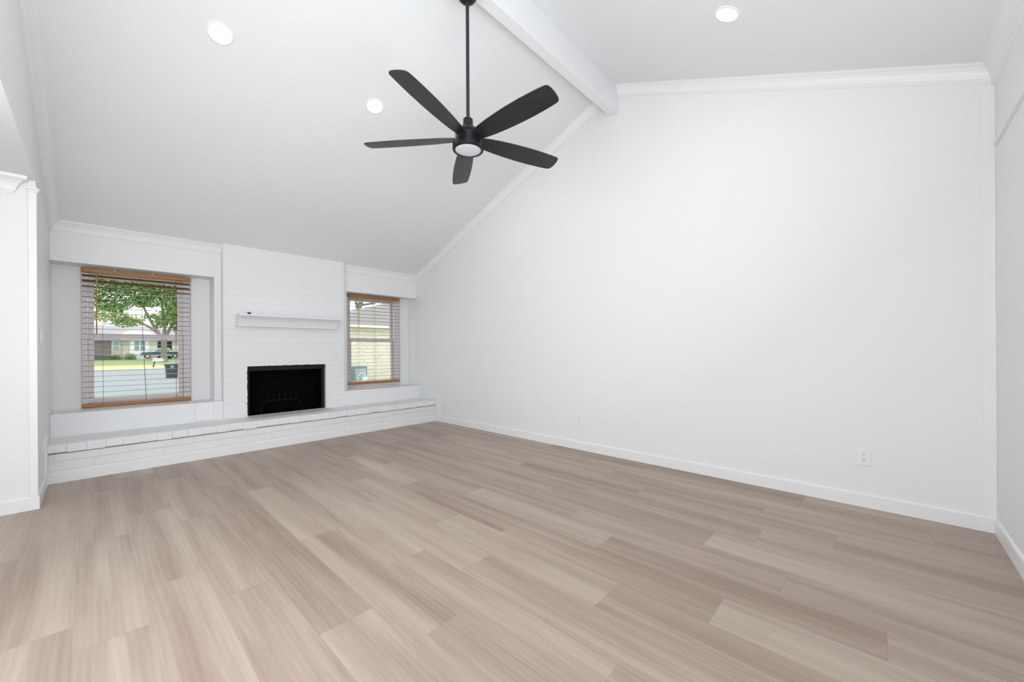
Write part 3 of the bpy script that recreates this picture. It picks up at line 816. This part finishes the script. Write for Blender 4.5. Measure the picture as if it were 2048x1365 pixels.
# pickup truck
tk = thing('pickup_truck', 'dark green pickup truck parked in front of the house across the street', 'truck', (-82, 7.1, .05))
tx = -82.0; ty = 4.85; tz = 0.06
def TP(u, w): return (ty + u, tz + w)
c = MB(); c.prism([TP(0, .42), TP(.05, .80), TP(.35, .92), TP(1.35, .98), TP(4.9, .98), TP(4.95, .45)], tx - .9, tx + .9, 0)
c.build('body', m_truck, tk)
c = MB(); c.prism([TP(1.25, .98), TP(1.85, 1.50), TP(2.2, 1.58), TP(3.3, 1.58), TP(3.55, .98)], tx - .8, tx + .8, 0)
c.build('cab', m_whitecar, tk)
c = MB(); c.prism([TP(1.55, 1.02), TP(1.95, 1.46), TP(2.5, 1.48), TP(2.5, 1.02)], tx + .8, tx + .82, 0); c.prism([TP(2.6, 1.02), TP(2.6, 1.48), TP(3.2, 1.48), TP(3.35, 1.02)], tx + .8, tx + .82, 0)
c.build('side_window', m_pane, tk)
c = MB(); c.box(tx - .91, tx + .93, ty + .05, ty + 4.9, tz + .34, tz + .48, .03); c.build('silver_sill', m_silver, tk)
c = MB(); c.box(tx + .88, tx + .92, ty + 4.7, ty + 4.93, tz + .62, tz + .86); c.build('tail_light', m_red, tk)
for u in (.75, 3.95):
    c = MB(); c.lathe([(0, -.12), (.32, -.12), (.36, -.06), (.36, .06), (.32, .12), (0, .12)], seg=24)
    bmesh.ops.rotate(c.bm, verts=c.bm.verts, cent=(0, 0, 0), matrix=Matrix.Rotation(math.radians(90), 3, 'Y'))
    bmesh.ops.translate(c.bm, verts=c.bm.verts, vec=(tx + .86, ty + u, tz + .30)); wh = c.build('wheel', m_tyre, tk, smooth=True)
    c = MB(); c.lathe([(0, -.02), (.19, -.02), (.2, .02), (0, .03)], seg=20)
    bmesh.ops.rotate(c.bm, verts=c.bm.verts, cent=(0, 0, 0), matrix=Matrix.Rotation(math.radians(90), 3, 'Y'))
    bmesh.ops.translate(c.bm, verts=c.bm.verts, vec=(tx + .99, ty + u, tz + .30)); c.build('hub_cap', m_silver, wh, smooth=True)
rebase(tk)

# mailbox on its leaning post
mb_ = thing('mailbox', 'grey mailbox on a leaning dark post at the far curb', 'mailbox', (-58.5, 4.55, -0.62))
c = MB(); c.tube([(-58.5, 4.50, -.64), (-58.5, 4.62, .06)], .07, 6); c.build('post', m_bin, mb_)
c = MB(); c.prism([(4.45, .02), (5.35, .02), (5.35, .26), (5.2, .36), (4.6, .36), (4.45, .26)], -58.75, -58.25, 0); c.build('box', m_pipe, mb_)
rebase(mb_)

# wheeled bin
bn = thing('wheeled_bin', 'dark green wheeled rubbish bin with a white mark standing in the street', 'bin', (-35.3, 3.62, -.715))
bx, by, bz = -35.3, 3.30, -.715
c = MB()
lo = [(bx - .28, by + .08), (bx + .28, by + .08), (bx + .28, by + .62), (bx - .28, by + .62)]
hi = [(bx - .33, by + .0), (bx + .33, by + .0), (bx + .33, by + .66), (bx - .33, by + .66)]
A = [c.bm.verts.new((x, y, bz + .03)) for x, y in lo]; B = [c.bm.verts.new((x, y, bz + .90)) for x, y in hi]
c.bm.faces.new(A); c.bm.faces.new(B)
for i in range(4): c.bm.faces.new((A[i], A[(i + 1) % 4], B[(i + 1) % 4], B[i]))
c.build('body', m_bin, bn)
c = MB(); c.box(bx - .36, bx + .36, by - .05, by + .72, bz + .89, bz + .97, .02); c.box(bx + .33, bx + .35, by + .0, by + .68, bz + .70, bz + .89, .0); c.build('lid', m_bin, bn)
c = MB(); cy0, cz0 = by + .34, bz + .78
for k in range(3):        # three chasing arrows
    a = math.radians(90 + 120 * k); b_ = a + math.radians(80)
    p = [(cy0 + .085 * math.cos(t), cz0 + .085 * math.sin(t)) for t in (a, (a + b_) / 2, b_)]
    q = [(cy0 + .045 * math.cos(t), cz0 + .045 * math.sin(t)) for t in (b_, (a + b_) / 2, a)]
    c.prism(p + q, bx + .35, bx + .356, 0)
c.build('recycling_mark', m_mark, bn)
for s in (.10, .56):
    c = MB(); c.lathe([(0, -.03), (.09, -.03), (.10, 0), (.09, .03), (0, .03)], seg=20)
    bmesh.ops.rotate(c.bm, verts=c.bm.verts, cent=(0, 0, 0), matrix=Matrix.Rotation(math.radians(90), 3, 'X'))
    bmesh.ops.translate(c.bm, verts=c.bm.verts, vec=(bx - .26, by + s, bz + .10)); c.build('wheel', m_tyre, bn)
rebase(bn)

# neighbour's house through the right window
nb = thing('neighbour_house', 'cream brick house with a grey shingle hip roof outside the right window', 'house', (-21, 14, -.5))
c = MB(); c.box(-30, -19.95, 7.6, 22, -.75, 2.36); c.build('brick_wall', m_creambrick, nb)
c = MB(); c.box(-19.95, -19.6, 7.25, 22, 2.30, 2.34); c.build('soffit', m_fascia, nb)
c = MB(); c.box(-19.62, -19.56, 7.22, 22, 2.31, 2.45); c.build('fascia', m_fascia, nb)
c = MB()
E0, E1, R_, R2, BL, B2 = (-19.55, 7.2, 2.45), (-19.55, 22, 2.45), (-25, 15.8, 4.88), (-25, 22, 4.88), (-30.4, 7.2, 2.45), (-30.4, 22, 2.45)
V = [c.bm.verts.new(p) for p in (E0, E1, R_, R2, BL, B2)]
for f in ((0, 1, 3, 2), (0, 2, 4), (2, 3, 5, 4), (0, 4, 5, 1), (1, 5, 3)): c.bm.faces.new([V[i] for i in f])
c.build('roof', m_roof2, nb)
rebase(nb)
ac = thing('air_conditioner', 'blue-grey outdoor air conditioning unit against the cream brick house', 'air conditioner', (-19.2, 9.1, -.5))
c = MB(); c.box(-19.55, -18.95, 8.82, 9.48, -.62, .30, .02); c.build('cabinet', m_ac, ac)
c = MB()
for k in range(9): c.box(-18.95, -18.94, 8.88, 9.42, -.5 + k * .08, -.47 + k * .08)
c.build('grille', m_pipe, ac)
rebase(ac)
mt = thing('gas_meter', 'pale grey meter with bent pipes in front of the air conditioning unit', 'meter', (-18.6, 8.95, -.7))
c = MB(); c.tube([(-18.6, 8.84, -.7), (-18.6, 8.84, -.15), (-18.6, 8.90, -.05), (-18.6, 9.15, -.05), (-18.6, 9.2, -.12), (-18.6, 9.2, -.3)], .025, 8); c.build('pipe', m_pipe, mt, smooth=True)
c = MB(); c.box(-18.68, -18.52, 9.06, 9.3, -.42, -.2, .03); c.build('meter_body', m_pipe, mt)
rebase(mt)
c = MB()
for yy in (9.7, 10.1, 10.5, 10.9, 11.3, 8.55):
    leaves(c, (-19.3, yy, -.62), (.2, .25, .22), 120, .05, rr, 0)
tag(c.build('low_plants', mat('silvery_green_plants', (0.36, 0.45, 0.40), .7, var=.3, scale=3), recalc=False), 'row of low silvery plants along the cream brick wall', 'plants', kind='stuff')
tr_ = thing('forked_tree', 'bare forked tree trunk rising behind the shingle roof', 'tree', (-30, 14.3, -.7))
c = MB(); X0 = -31.0
c.tube([(X0, 14.4, -.8), (X0, 14.5, 3.4), (X0, 14.9, 4.9)], [.28, .24, .21], 10)
c.tube([(X0, 14.8, 4.6), (X0, 15.3, 5.6), (X0, 15.6, 7)], [.17, .15, .12], 8)
c.tube([(X0, 14.7, 4.4), (X0, 14.5, 5.6), (X0, 14.1, 7)], [.12, .1, .08], 8)
c.tube([(X0, 15.0, 4.8), (X0, 16.2, 5.1), (X0, 17.2, 5.6), (X0, 18.4, 5.6), (X0, 19.4, 5.9)], [.09, .08, .06, .05, .03], 8)
c.build('trunk', m_bark, tr_, smooth=True)
c = MB()
for cy, cz, ry, rz, n in ((14.3, 5.6, .7, .7, 90), (17.9, 5.0, 1.0, .4, 60), (20, 5.6, 1.2, .5, 120), (13.4, 6, .8, 1.2, 120), (17, 7.5, 4, .7, 300)):
    leaves(c, (X0, cy, cz), (.6, ry, rz), n, .12, rr, .1)
c.build('leaves', m_leafy, tr_, recalc=False)
rebase(tr_)
